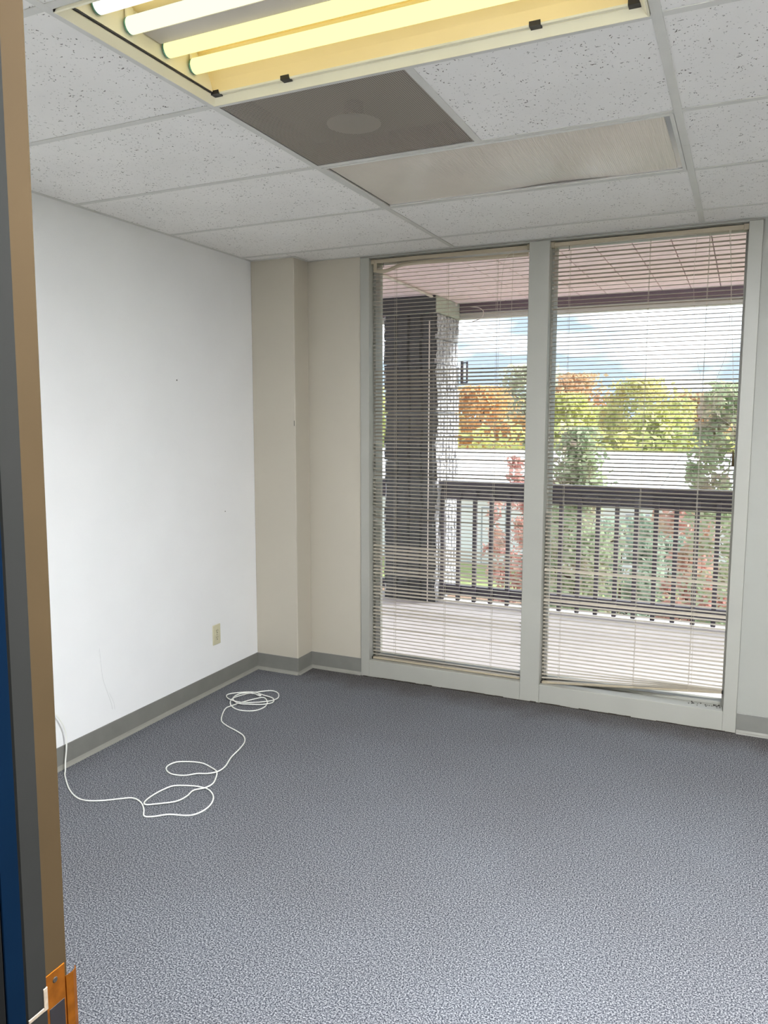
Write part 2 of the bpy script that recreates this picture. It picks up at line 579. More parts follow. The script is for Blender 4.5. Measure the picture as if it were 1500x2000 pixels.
# ------------------------------------------------------------------ windows
FY0, FY1 = YW - 0.012, YW + 0.055      # flush painted casing
def window(name, x0, x1, cl, cr):
    """x0,x1 opening; cl, cr the casing widths that belong to it"""
    w = empty_struct(name)
    B(x0, x1, FY0, FY1, 0.0, SILL, .002).build('bottom_casing', M['trim'], w)
    if cl:
        B(x0 - cl, x0, FY0, FY1, 0.0, HEAD, .002).build('side_casing', M['trim'], w)
    if cr:
        B(x1, x1 + cr, FY0, FY1, 0.0, HEAD, .002).build('side_casing', M['trim'], w)
    B(x0, x1, FY0, FY1, HEAD - .004, HEAD, 0).build('head_casing', M['trim'], w)
    # metal window frame set behind
    a, b = YW + 0.055, YW + 0.150
    fr = B(x0 - .02, x0 + .010, a, b, SILL - .03, HEAD).build('frame_stile', M['trim'], w)
    B(x1 - .010, x1 + .02, a, b, SILL - .03, HEAD).build('frame_stile', M['trim'], w)
    B(x0 + .010, x1 - .010, a, b, SILL - .03, SILL - .004).build('frame_rail', M['trim'], w)
    B(x0 + .010, x1 - .010, a + .03, b, SILL - .004, SILL + .012, .002).build('glazing_bead', M['trim'], w)
    B(x0 + .010, x1 - .010, a, b, HEAD - .018, HEAD).build('frame_rail', M['trim'], w)
    B(x0 + .004, x1 - .004, YW + .118, YW + .122, SILL - .02, HEAD - .01).build('pane', M['glass'], w)
    return w
win1 = window('window_1', W1[0], W1[1], 0.056, 0.0)
win2 = window('window_2', W2[0], W2[1], 0.0, 0.060)
struct(B(W1[1] + .0005, W2[0] - .0005, FY0, YW + .150, 0.0, HEAD, .002).build('trim_1', M['trim']))
struct(B(-0.556, 1.478, FY0 - .001, YW + .005, HEAD, H - .002).build('trim_2', M['base_toe']))
# crumbs of dirt in the sill corner of window 2
cr = MB()
for i in range(46):
    a = rr.uniform(0, 1) ** 2
    s = rr.uniform(.001, .0035)
    cx, cy = 1.40 - a * .16, YW + rr.uniform(.02, .075)
    cr.box(cx, cx + s * 1.6, cy, cy + s, SILL - .003, SILL + s * .8)
c_ = cr.build('sill_dirt', M['slot'], win2)
c_['kind'] = 'stuff'

# ------------------------------------------------------------------ venetian blinds
SW = 0.0255
def slat_mesh(length):
    n = 6
    prof = []
    for i in range(n + 1):
        t = -1 + 2 * i / n
        prof.append((t * SW / 2, 0.0022 * (1 - t * t)))
    low = [(y, z - 0.0005) for y, z in prof[::-1]]
    pr = prof + low
    mb = MB().prism(pr, 0, -length / 2, length / 2)
    return mb
BY = YW + 0.030

def blind(name, label, x0, x1, tilt, zbot_l, zbot_r, ladders, tapes_group):
    L = x1 - x0
    t = thing(name, label, 'blind', ((x0 + x1) / 2, BY, 0.0), 0, 'venetian blinds in the tall windows')
    # head rail: open-topped channel
    B(-L / 2, L / 2, -.0135, .0135, 2.388, 2.4095, .0015).build('head_rail', M['rail_blind'], t)
    for s in (-1, 1):
        xx = s * (L / 2 - .004)
        B(xx - .012, xx + .012, -.0165, .016, 2.384, 2.4125, .002).build('end_bracket', M['rail_blind'], t)
    pitch = 0.0205
    z = 2.388 - .022
    i = 0
    first = None
    stack = []
    while z > zbot_l + .012:
        # slats low down come to rest on the bottom rail where that hangs askew
        stack.append(z)
        z -= pitch
    n = len(stack)
    for i, z in enumerate(stack):
        left_need = zbot_l + .004 + .0022 * (n - 1 - i)
        right_need = zbot_r + .004 + .0030 * (n - 1 - i)
        zl, zr = max(z, left_need), max(z, right_need)
        if first is None:
            first = slat_mesh(L - .006).build('slat', M['slat'], t, smooth=False)
            o = first
        else:
            o = first.copy()
            C.objects.link(o)
            o.parent = t
        sl = math.atan2(zr - zl, L)
        th = tilt(z, i)
        o.location = (RJ.uniform(-.0008, .0008), 0, (zl + zr) / 2)
        # + tilt: the room-side edge up
        o.rotation_euler = (-math.radians(th), -sl, 0)
    # bottom rail
    sl = math.atan2(zbot_r - zbot_l, L)
    br = B(-L / 2 + .002, L / 2 - .002, -.0125, .0125, -.006, .006, .0025).build('bottom_rail', M['rail_blind'], t)
    br.location = (0, 0, (zbot_l + zbot_r) / 2)
    br.rotation_euler = (0, -sl, 0)
    for s in (-1, 1):
        e = B(s * L / 2 - .003, s * L / 2 + .003, -.0135, .0135, -.0075, .0075, .001).build('end_cap', M['slot'], br)
    for lx in ladders:
        xr = lx - (x0 + x1) / 2
        zb = zbot_l + (zbot_r - zbot_l) * (lx - x0) / L
        mb = MB()
        for dy in (-.0142, .0142):
            pts = [(xr + .0008 * math.sin(q * 1.9), dy, 2.386 - (2.386 - zb) * q / 16) for q in range(17)]
            mb.tube(pts, .00055, 4)
        for z in stack:
            if z > zb + .02:
                mb.box(xr - .0004, xr + .0004, -.0142, .0142, z - .0016, z - .0010)
        mb.build('ladder_string', M['cord'], t)
        MB().tube([(xr + .003, 0, 2.386), (xr + .003, 0, zb)], .0006, 4).build('lift_string', M['cord'], t)
    return t
RJ = random.Random(11)

def tilt1(z, i):
    j = RJ.uniform(-1.5, 1.5)
    el = math.degrees(math.atan((z - 1.525) / 4.45))
    if z > 1.80:
        return -el - 4 + j
    if z > 1.40:
        return -el + 19 + j
    if i in (50, 52, 56, 57, 66, 69):
        return -el + 17
    if 0.62 < z < 0.80 and (i % 7 not in (5,)):
        return -el - 24 + j
    if i in (89, 90, 91, 95, 96, 97, 101):
        return -el - 20
    return -el - 9 + j

def tilt2(z, i):
    j = RJ.uniform(-1.2, 1.2)
    el = math.degrees(math.atan((z - 1.525) / 3.9))
    if i in (1, 2, 4, 5, 6, 7, 8):
        return -el + 17 + j
    if i in (14,):
        return -el + 18
    if z > 1.72:
        return -el + 6 + j
    if z > 1.05:
        return -el + 14 + j
    if i in (80, 88):
        return -el - 40
    return -el - 19 + j

bl1 = blind('window_blind', 'almond venetian blind in the left window with a bent loose top slat', W1[0] + .006, W1[1] - .003, tilt1,
            SILL + .008, SILL + .008, (-.354, -.047, .228), 'a')
bl2 = blind('window_blind', 'almond venetian blind in the right window with a bottom rail hanging crooked', W2[0] + .003, W2[1] - .006, tilt2,
            SILL + .004, 0.186, (.607, .988, 1.252), 'b')
ox1, ox2 = (W1[0] + W1[1] + .003) / 2, (W2[0] + W2[1] - .003) / 2

# the bent slat / valance strip hanging under the left head rail
pts = spline([(-.482, 2.398), (-.478, 2.350), (-.440, 2.342), (-.395, 2.345), (-.329, 2.364), (-.267, 2.371), (-.117, 2.370), (.03, 2.366), (.20, 2.364), (.397, 2.363)][1:], 5)
vs, fs = [], []
for p in pts:
    hh = .0105
    for dy, dz in ((-.0160, -hh), (-.0185, 0), (-.0160, hh), (-.0152, hh), (-.0177, 0), (-.0152, -hh)):
        vs.append((p.x - ox1, dy, p.y + dz))
for i in range(len(pts) - 1):
    for k in range(6):
        k2 = (k + 1) % 6
        fs.append((i * 6 + k, i * 6 + k2, i * 6 + 6 + k2, i * 6 + 6 + k))
fs += [tuple(range(6)), tuple(range(len(vs) - 1, len(vs) - 7, -1))]
bs = MB().add(vs, fs).build('bent_slat', M['rail_blind'], bl1)
bs['label'] = 'bent slat drooping at its left end'
B(-.484 - ox1, -.462 - ox1, -.0180, -.0165, 2.340, 2.388).build('valance_clip', M['rail_blind'], bl1)

def pull(pts, par, ox, r=.0009):
    p = spline([(x - ox, -.0205, z) for x, z in pts], 5)
    return MB().tube(p, r, 5).build('pull_cord', M['cord'], par)
pull([(1.336, 2.389), (1.355, 2.133), (1.351, 1.852), (1.314, 1.711), (1.305, 1.615), (1.326, 1.542), (1.391, 1.489)], bl2, ox2)
pull([(1.341, 2.388), (1.362, 2.04), (1.387, 1.662), (1.400, 1.375)], bl2, ox2)
pull([(1.198, 2.388), (1.193, 2.145), (1.225, 1.80), (1.248, 1.567), (1.268, .21)], bl2, ox2, .0007)
pull([(.319, 2.388), (.315, 2.206), (.316, 1.892), (.317, 1.571), (.289, 1.299)], bl1, ox1)
pull([(.311, 2.388), (.266, 2.314), (.25, 2.0), (.245, 1.68)], bl1, ox1)
# tassel
MB().tube([(1.400 - ox2, -.0205, 1.378), (1.401 - ox2, -.0205, 1.35), (1.402 - ox2, -.0205, 1.325), (1.402 - ox2, -.0205, 1.300)], [.0015, .0045, .0055, .006], 10).build('cord_tassel', M['jamb'], bl2, True)
# little tilt hooks under the rails
for par, xx in ((bl1, -.425 - ox1), (bl2, .602 - ox2)):
    MB().tube([(xx, -.01, 2.388), (xx, -.012, 2.374), (xx + .004, -.012, 2.366), (xx - .004, -.012, 2.362), (xx, -.012, 2.370)], .0012, 6).build('tilt_hook', M['slot'], par)

# ------------------------------------------------------------------ ceiling: grid, tiles
ce = empty_struct('ceiling')
B(XL, XR, YB, YW, H + .135, H + .165).build('ceiling_deck', M['hall'], ce)
FW = .012
def tee(x0, x1, y0, y1, name):
    mb = MB()
    mb.box(x0, x1, y0, y1, H - .0015, H + .0005, .0004)
    if x1 - x0 > y1 - y0:
        ym = (y0 + y1) / 2
        mb.box(x0, x1, ym - .001, ym + .001, H + .0005, H + .03)
    else:
        xm = (x0 + x1) / 2
        mb.box(xm - .001, xm + .001, y0, y1, H + .0005, H + .03)
    return mb.build(name, M['grid'], ce)
mains = [0.0, 2 * S, 4 * S, 6 * S]
tees = [-2 * S, -S, 0, S, 2 * S, 3 * S]
for x in mains:
    tee(x - FW, x + FW, YB, .93 if x == 2 * S else YW - .012, 'main_runner')
    if x == 2 * S:
        tee(x - FW, x + FW, .932, YW - .012, 'main_runner')
cols = [(XL, 0.0), (0.0, 2 * S), (2 * S, 4 * S), (4 * S, 6 * S), (6 * S, XR)]
for y in tees:
    for a, b in cols:
        tee(a + (FW if a != XL else .002), b - (FW if b != XR else .002), y - FW, y + FW, 'cross_tee')
tee(S - FW, S + FW, FW, S - FW, 'cross_tee')
# wall angle
for a in ((XL, XL + .022, YB, YC), (XL + .022, XC + .022, YC - .022, YC), (XC, XC + .022, YC, YW - .012), (XC + .022, XR, YW - .034, YW - .0125),
          (XR - .022, XR, YB, YW - .034), (XL, XR, YB, YB + .022)):
    B(a[0], a[1], a[2], a[3], H - .0012, H + .0004).build('wall_angle', M['grid'], ce)
    # thin dark joint above the angle
rows = [YB] + tees + [YW]
def tile(a, b, c, d):
    o = B(-(b - a) / 2 + .004, (b - a) / 2 - .004, -(d - c) / 2 + .004, (d - c) / 2 - .004, 0, .016, .0012).build('ceiling_tile', M['tile'], ce)
    o.location = ((a + b) / 2, (c + d) / 2, H + .0006 + RJ.uniform(0, .0012))
    # vary the fissure pattern from tile to tile without moving the tile
    o.data.transform(Matrix.Identity(4))
    return o
for a, b in cols:
    for c, d in zip(rows[:-1], rows[1:]):
        if (a, b) == (0.0, 2 * S):
            if c == -S or c == S:
                continue                        # the two light fixtures
            if c == 0:
                tile(S, 2 * S, c, d)            # beside the vent
                continue
        if (a, b) == (2 * S, 4 * S) and c == -2 * S:
            continue                            # the added fill lamp
        if a == XL and c == 3 * S:
            tile(XC, b, c, d)
            tile(XL, XC, c, YC)
            continue
        tile(a, b, c, d)

# ------------------------------------------------------------------ open fluorescent troffer
tr = thing('ceiling_light', 'lit four-tube fluorescent troffer with no lens, above the perforated panel', 'light', (S, -S / 2, H), 0, 'ceiling lights')
hx, hy = S - .013, S / 2 - .013
# flange round the opening: a lip that slopes up and inward toward the tubes
lipw = .018
lp_ = [(0, -.007), (.004, -.008), (lipw, .010), (lipw, .012), (0, .001)]
fl_ = MB()
for s in (-1, 1):
    fl_.prism([(s * (hy - u), z) for u, z in lp_], 0, -hx, hx)
    fl_.prism([(s * (hx - u), z) for u, z in lp_], 1, -hy, hy)
fl_.build('flange', M['fixture'], tr)
ix, iy = hx - lipw, hy - lipw
# door ledge strips along the long sides with latch holes
for s in (-1, 1):
    y0, y1 = sorted((s * iy, s * (iy - .009)))
    B(-ix, ix, y0, y1, .012, .016).build('ledge', M['fixture'], tr)
    y0, y1 = sorted((s * (iy - .009), s * (iy - .018)))
    B(-ix, ix, y0, y1, .010, .019, .003).build('hem', M['fixture'], tr)
for xx in (-ix + .012, -.336, .345, ix - .012):
    B(xx - .0135, xx + .0135, iy - .0205, iy + .001, .0085, .0198).build('latch_slot', M['black'], tr)
B(-ix - .001, -ix + .006, -iy, iy, .0125, .0145).build('shadow_gap', M['black'], tr)
# sloped reflector sides, end plates, top pan
for s in (-1, 1):
    pr = [(s * (iy - .018), .014), (s * (iy - .030), .040), (s * (iy - .050), .070), (s * (iy - .085), .092), (s * (iy - .085), .096), (s * (iy - .046), .074), (s * (iy - .026), .042), (s * (iy - .014), .015)]
    MB().prism(pr, 0, -ix + .006, ix - .006).build('side_reflector', M['reflector'], tr)
B(-ix, ix, -iy, iy, .094, .100).build('top_pan', M['reflector'], tr)
for s in (-1, 1):
    x0, x1 = sorted((s * (ix - .000), s * (ix - .006)))
    B(x0, x1, -iy, iy, .016, .096).build('end_plate', M['fixture'], tr)
B(-hx, -hx + .003, -hy, hy, .001, .1).build('housing_side', M['fixture'], tr)
B(hx - .003, hx, -hy, hy, .001, .1).build('housing_side', M['fixture'], tr)
B(-hx, hx, -hy, -hy + .003, .001, .1).build('housing_side', M['fixture'], tr)
B(-hx, hx, hy - .003, hy, .001, .1).build('housing_side', M['fixture'], tr)
# central ballast cover between tubes two and three
MB().prism([(-.046, .094), (-.032, .052), (.032, .052), (.046, .094)], 0, -ix + .01, ix - .01).build('ballast_cover', M['ballast'], tr)
tube_y = (-.188, -.083, .055, .162)
tube_c = [((.97, 1.0, .88, 1), 1.35), ((1.0, .98, .64, 1), 1.35), ((1.0, .90, .38, 1), 1.45), ((1.0, .90, .40, 1), 1.4)]
for ty, (tc_, k) in zip(tube_y, tube_c):
    em = emission('lit_tube_glass', tc_, k * TUBE_K)
    r = .0200
    o = MB().tube([(-ix + .016, ty, .047), (ix - .016, ty, .047)], r, 20).build('fluorescent_tube', em, tr, True)
    for s in (-1, 1):
        MB().tube([(s * (ix - .016), ty, .047), (s * (ix - .011), ty, .047), (s * (ix - .008), ty, .047)], [r, r, r * .8], 16).build('tube_cap', M['cap'], o, True)
        B(s * (ix - .012) - .004, s * (ix - .012) + .004, ty - .014, ty + .014, .045, .094, .003).build('lamp_holder', M['fixture'], tr)
# faint stamped mark on the reflector at the right
M['stamp'] = mat('faded_blue_stamp', srgb(188, 196, 196), 0.7)
sm = MB()
for k in range(7):
    xx = .405 + k * .007
    zz = (k % 3) * .0012
    sm.tube([(xx, iy - .0335, .046 + zz), (xx + .003, iy - .036, .050 + zz), (xx + .005, iy - .0335, .046 + zz)], .0006, 4)
sm.build('faded_stamp', M['stamp'], tr)

# ------------------------------------------------------------------ return-air panel: perforated sheet with the round duct above it
vt = thing('air_vent', 'grey perforated ceiling air panel with round duct showing through it', 'vent', (S / 2, S / 2, H))
def perforated():
    m = bpy.data.materials.new('perforated_sheet')
    m.use_nodes = True
    nt = m.node_tree
    b = nt.nodes['Principled BSDF']
    b.inputs['Base Color'].default_value = srgb(168, 160, 148)
    b.inputs['Roughness'].default_value = 0.45
    out = nt.nodes['Material Output']
    tc = nt.nodes.new('ShaderNodeTexCoord')
    sp = nt.nodes.new('ShaderNodeSeparateXYZ')
    nt.links.new(tc.outputs['Object'], sp.inputs[0])
    P = .0062
    def wave(sock):
        a = nt.nodes.new('ShaderNodeMath'); a.operation = 'MULTIPLY'; a.inputs[1].default_value = 2 * PI / P
        c = nt.nodes.new('ShaderNodeMath'); c.operation = 'COSINE'
        nt.links.new(sock, a.inputs[0]); nt.links.new(a.outputs[0], c.inputs[0])
        return c.outputs[0]
    s = nt.nodes.new('ShaderNodeMath'); s.operation = 'ADD'
    nt.links.new(wave(sp.outputs['X']), s.inputs[0])
    nt.links.new(wave(sp.outputs['Y']), s.inputs[1])
    g = nt.nodes.new('ShaderNodeMath'); g.operation = 'GREATER_THAN'; g.inputs[1].default_value = .25
    nt.links.new(s.outputs[0], g.inputs[0])
    t = nt.nodes.new('ShaderNodeBsdfTransparent')
    mx = nt.nodes.new('ShaderNodeMixShader')
    nt.links.new(g.outputs[0], mx.inputs['Fac'])
    nt.links.new(b.outputs[0], mx.inputs[1])
    nt.links.new(t.outputs[0], mx.inputs[2])
    nt.links.new(mx.outputs[0], out.inputs['Surface'])
    return m
M['perf'] = perforated()
q = S / 2 - .0135
MB().box(-q, q, -q, q, .0010, .0016).build('perforated_face', M['perf'], vt)
M['duct_dark'] = mat('dark_lined_box', srgb(74, 64, 58), 0.9)
M['duct_metal'] = mat('galvanised_duct', srgb(190, 184, 174), 0.5)
bx = MB()
bx.box(-q, q, -q, q, .075, .080)
bx.box(-q, -q + .003, -q, q, .003, .075)
bx.box(q - .003, q, -q, q, .003, .075)
bx.box(-q, q, -q, -q + .003, .003, .075)
bx.box(-q, q, q - .003, q, .003, .075)
bx.build('back_box', M['duct_dark'], vt)
MB().tube([(-.012, .022, .012), (-.012, .022, .014)], .085, 40).build('round_baffle', M['duct_metal'], vt)
MB().tube([(-.012, .022, .014), (-.012, .022, .074)], .03, 20).build('baffle_stem', M['duct_dark'], vt)

# ------------------------------------------------------------------ unlit lensed troffer
t2 = thing('ceiling_light', 'unlit ceiling light with a sagging grey ribbed lens beyond the air panel', 'light', (S, 1.5 * S, H), 0, 'ceiling lights')
fr = MB()
w_ = .012
fr.box(-hx, hx, hy - w_, hy, -.003, .003)
fr.box(-hx, hx, -hy, -hy + w_, -.003, .003)
fr.box(-hx, -hx + w_, -hy + w_, hy - w_, -.003, .003)
fr.box(hx - w_, hx, -hy + w_, hy - w_, -.003, .003)
fr.build('flange', M['grid'], t2)
M['lens'] = mat('prismatic_acrylic_lens', srgb(228, 219, 206), 0.22, spec=0.6, noise=(5, 0.03))
nt, b_ = nodes_of(M['lens'])
tc = nt.nodes.new('ShaderNodeTexCoord')
wv = nt.nodes.new('ShaderNodeTexWave')
wv.wave_type = 'BANDS'
wv.bands_direction = 'X'
wv.inputs['Scale'].default_value = 52
bp = nt.nodes.new('ShaderNodeBump')
bp.inputs['Strength'].default_value = 0.35
bp.inputs['Distance'].default_value = 0.002
nt.links.new(tc.outputs['Object'], wv.inputs['Vector'])
nt.links.new(wv.outputs['Fac'], bp.inputs['Height'])
nt.links.new(bp.outputs['Normal'], b_.inputs['Normal'])
nx, ny = 24, 8
lx0, lx1, ly = -hx + .016, hx - .030, hy - .016
vs, fs = [], []
for lay in (0, .003):
    for i in range(nx + 1):
        for j in range(ny + 1):
            u, v = i / nx, j / ny
            sag = -.010 * math.sin(PI * u) * math.sin(PI * min(1, v * 1.0)) - .004 * math.sin(PI * u) ** 3 * (1 - v)
            lift = .006 * math.exp(-((u - .62) / .12) ** 2) * v ** 4
            vs.append((lx0 + (lx1 - lx0) * u, -ly + 2 * ly * v, .004 + sag * .6 + lift + lay))
for lay in range(2):
    o_ = lay * (nx + 1) * (ny + 1)
    for i in range(nx):
        for j in range(ny):
            a = o_ + i * (ny + 1) + j
            fs.append((a, a + 1, a + ny + 2, a + ny + 1))
MB().add(vs, fs).build('lens', M['lens'], t2, True)
M['bright_metal'] = mat('polished_end_strip', srgb(225, 225, 222), 0.2, metal=0.6)
# corrugated bright reflector strip seen past the lens end
nst = MB()
for k in range(26):
    y0 = -ly + k * 2 * ly / 26
    nst.prism([(y0, .004), (y0 + ly / 26, .0085), (y0 + 2 * ly / 26, .004), (y0 + ly / 26, .010)], 0, hx - .030, hx - .0125)
nst.build('end_reflector', M['bright_metal'], t2)
B(lx0, hx - .0125, ly + .0005, ly + .0030, .0005, .004).build('lens_edge', M['bright_metal'], t2)
MB().box(-hx, hx, -hy, hy, .08, .085).box(-hx, hx, hy - .004, hy, .003, .08).box(-hx, hx, -hy, -hy + .004, .003, .08).box(-hx, -hx + .004, -hy, hy, .003, .08).box(hx - .004, hx, -hy, hy, .003, .08).build('housing', M['ballast'], t2)

# ------------------------------------------------------------------ added fill lamp, out of view, over the right side of the room
t3 = thing('ceiling_light', 'added fill light panel out of view nearer the doorway', 'light', (3 * S, -1.5 * S, H), 0, 'ceiling lights')
fr = MB()
for a in ((-hx, hx, hy - .02, hy), (-hx, hx, -hy, -hy + .02), (-hx, -hx + .02, -hy + .02, hy - .02), (hx - .02, hx, -hy + .02, hy - .02)):
    fr.box(*a, -.004, .004)
fr.build('flange', M['fixture'], t3)
MB().box(-hx + .02, hx - .02, -hy + .02, hy - .02, .001, .003).build('lens', emission('fill_lamp_lens', (.93, .96, 1.0, 1), FILL_LAMP), t3)
B(-hx, hx, -hy, hy, .06, .066).build('housing', M['fixture'], t3)

# ------------------------------------------------------------------ wall outlet
out_ = thing('wall_outlet', 'ivory duplex power outlet on the left wall above the grey base', 'outlet', (XL, 1.531, .317), 0)
B(0, .0055, -.035, .035, -.057, .057, .0022).build('cover_plate', M['ivory'], out_)
for s in (-1, 1):
    zc = s * .0195
    vs = []
    n = 20
    for xx in (.0045, .0078):
        for k in range(n):
            a = 2 * PI * k / n
            vs.append((xx, .0168 * math.cos(a), zc + max(-.0138, min(.0138, .0168 * math.sin(a)))))
    fs = [(k, (k + 1) % n, (k + 1) % n + n, k + n) for k in range(n)] + [tuple(range(n)), tuple(range(2 * n - 1, n - 1, -1))]
    rc = MB().add(vs, fs).build('receptacle', M['ivory'], out_)
    B(.0072, .0083, -.0078, -.0052, zc + .0005, zc + .0092).build('slot', M['slot'], rc)
    B(.0072, .0083, .0050, .0072, zc + .0015, zc + .0085).build('slot', M['slot'], rc)
    MB().tube([(.0072, 0, zc - .0070), (.0083, 0, zc - .0070)], .0030, 10).build('ground_hole', M['slot'], rc)
MB().tube([(.005, 0, 0), (.0068, 0, 0)], [.0036, .0028], 12).build('screw', M['screw'], out_)

# ------------------------------------------------------------------ white cable on the carpet
cp = [(-1.113,.353),(-1.007,.275),(-.921,.233),(-.864,.231),(-.808,.258),(-.762,.293),(-.716,.325),(-.661,.313),(-.610,.274),(-.572,.234),(-.537,.246),(-.494,.284),(-.418,.311),(-.393,.358),(-.397,.419),(-.427,.475),(-.479,.514),(-.530,.519),(-.574,.509),(-.632,.481),(-.650,.438),(-.656,.377),(-.649,.324),(-.628,.306),(-.582,.327),(-.531,.374),(-.521,.426),(-.528,.476),(-.500,.514),(-.493,.557),(-.514,.609),(-.547,.658),(-.600,.688),(-.660,.705),(-.721,.693),(-.770,.665),(-.781,.620),(-.760,.585),(-.714,.563),(-.654,.575),(-.611,.606),(-.571,.625),(-.543,.660),(-.543,.715),(-.580,.813),(-.598,.902),(-.623,.979),(-.671,1.036),(-.741,1.072),(-.806,1.098),(-.874,1.140),(-.921,1.209),(-.960,1.293),(-.955,1.337),(-.937,1.395),(-.897,1.482),(-.867,1.514),(-.815,1.469),(-.786,1.400),(-.799,1.337),(-.844,1.308),(-.909,1.309),(-.978,1.359),(-1.011,1.429),(-.992,1.499),(-.951,1.563),(-.887,1.621),(-.831,1.602),(-.792,1.540),(-.800,1.476),(-.858,1.424),(-.932,1.389),(-1.022,1.406),(-1.067,1.455),(-1.032,1.507),(-.959,1.550),(-.876,1.527),(-.805,1.508),(-.771,1.456),(-.799,1.410),(-.861,1.381),(-.932,1.364),(-1.001,1.416),(-1.000,1.486),(-.936,1.516),(-.893,1.502)]
cable = [(XL + .003, .22, .36), (-1.178, .30, .335), (-1.168, .352, .285), (-1.163, .385, .235), (-1.160, .408, .18), (-1.162, .414, .11), (-1.163, .404, .04), (-1.145, .385, .010)]
for i, (x, y) in enumerate(cp):
    z = .0045
    if 24 <= i <= 31 or i in (40, 41, 42, 43):
        z = .0085
    if i > 62:
        z = .006 + .0035 * ((i - 62) // 7)
    cable.append((x, y, z))
cab = thing('network_cable', 'thin white cable looped on the carpet and running up the left wall', 'cable', (0, 0, 0))
MB().tube(spline(cable, 5), .0030, 8).build('cable_jacket', M['cable'], cab, True)
plug = B(-.011, .011, -.006, .006, -.004, .004, .001).build('plug', M['glassy'] if 'glassy' in M else M['cable'], cab)
plug.location = (-.884, 1.496, .022)
plug.rotation_euler = (0, 0, -.3)

# ------------------------------------------------------------------ door frame beside the camera
dj = empty_struct('door_1')
LEAN = .006
def lean(o):
    for v in o.data.vertices:
        v.co.x += LEAN * (v.co.z - 1.5)
    return o
lean(B(.70, .740, -1.372, -1.3325, 0, 2.04, .0012).build('rabbet', M['jamb'], dj))
lean(B(.70, .752, -1.402, -1.3722, 0, 2.04, .0022).build('door_stop', M['stop'], dj))
lean(B(.70, .7516, -1.4265, -1.4022, 0, 2.04, .001).build('hall_rabbet', M['blue'], dj))
lean(B(.62, .7515, -1.460, -1.4268, 0, 2.10, .002).build('hall_casing', M['darkgrey'], dj))
B(1.655, 1.695, -1.46, -1.3325, 0, 2.04, .001).build('rabbet', M['jamb'], dj)
B(.70, 1.695, -1.46, -1.3325, 2.04, 2.075, .001).build('head_jamb', M['jamb'], dj)
# strike plate with its lip toward the room
dx = lambda z: LEAN * (z - 1.5)
sp_ = empty_struct('x')
bpy.data.objects.remove(sp_)
spx = .740 + dx(.81)
stp = B(spx - .0005, spx + .0016, -1.3665, -1.3370, .752, .876, .0004).build('strike_plate', M['brass'], dj)
stp['label'] = 'worn brass strike plate'
lip = MB()
lp = [(-1.3372, .0010), (-1.3330, .0016), (-1.3270, .0022), (-1.3215, .0008), (-1.3180, -.0035)]
prof = [(y, x) for y, x in lp] + [(y + .0005, x + .0016) for y, x in lp[::-1]]
vs = []
for z in (.770, .858):
    for y, x in prof:
        vs.append((spx + x, y, z))
k = len(prof)
fs = [(i, (i + 1) % k, (i + 1) % k + k, i + k) for i in range(k)] + [tuple(range(k)), tuple(range(2 * k - 1, k - 1, -1))]
lip.add(vs, fs).build('lip', M['brass'], stp)
B(spx + .0012, spx + .0019, -1.362, -1.3395, .790, .832, .0002).build('latch_hole', M['black'], stp)
MB().tube([(spx + .0012, -1.352, .864), (spx + .0024, -1.352, .864)], [.0040, .0030], 12).build('screw', M['slot'], stp)
B(.7505 + dx(.85), .7528 + dx(.85), -1.4005, -1.375, .846, .851, .0004).build('scraped_edge', M['worn'], dj)
B(.7505 + dx(.85), .7530 + dx(.85), -1.3790, -1.3730, .846, .874, .0004).build('scraped_edge', M['worn'], dj)

# ------------------------------------------------------------------ balcony
dk = empty_struct('balcony_deck')
B(-3.4, 4.2, YW + .16, 4.20, -.18, -.002).build('deck_slab', M['deck'], dk)
B(-3.4, 4.2, 4.20, 4.28, -.20, -.002, .004).build('deck_edge', M['edge'], dk)
B(-.60, 1.52, YW + .150, YW + .162, -.05, SILL - .03).build('threshold', M['edge'], dk)

sf = empty_struct('balcony_soffit')
SOF = 2.50
x = -3.29 + .0
k = 0
while x < 4.2:
    B(x + .003, x + .2025, YW + .162, 4.548, SOF, SOF + .02, .0025).build('soffit_board', M['soffit'], sf)
    x += .2055
B(-3.4, 4.2, YW + .162, 4.66, SOF + .03, SOF + .16).build('soffit_backing', M['beam'], sf)

bm_ = empty_struct('balcony_beam')
B(-3.4, 4.2, 4.55, 4.66, 2.425, SOF + .03, .003).build('beam_face', M['beam'], bm_)
B(-3.4, 4.2, 4.56, 4.70, 2.380, 2.4245, .003).build('beam_lip', M['lip'], bm_)
# exterior facade beside windows (the building's own outside wall)
struct(B(-3.4, XL - .12, YW + .0, YW + .16, -.2, 2.66).build('wall_outside', M['bwall']))

# railing
rl = thing('balcony_railing', 'dark painted balcony railing with square balusters beyond the windows', 'railing', (0, 4.14, 0))
for a, b in ((-3.4, -1.29), (-.815, 4.2)):
    B(a, b, -.075, .045, .975, 1.012, .004).build('top_rail', M['rail'], rl)
    B(a, b, -.020, .018, .862, .974, .003).build('upper_rail', M['rail'], rl)
    B(a, b, -.022, .022, .052, .140, .003).build('bottom_rail', M['rail'], rl)
bal = None
xs = [-.649 + .1397 * i for i in range(-2, 34)] + [-1.42 - .1397 * i for i in range(14)]
for xx in xs:
    if -1.30 < xx < -.80 or xx > 4.15:
        continue
    if bal is None:
        bal = B(-.016, .016, -.052, -.022, .018, .93, .002).build('baluster', M['rail'], rl)
        o = bal
    else:
        o = bal.copy()
        C.objects.link(o)
        o.parent = rl
    o.location = (xx, 0, 0)

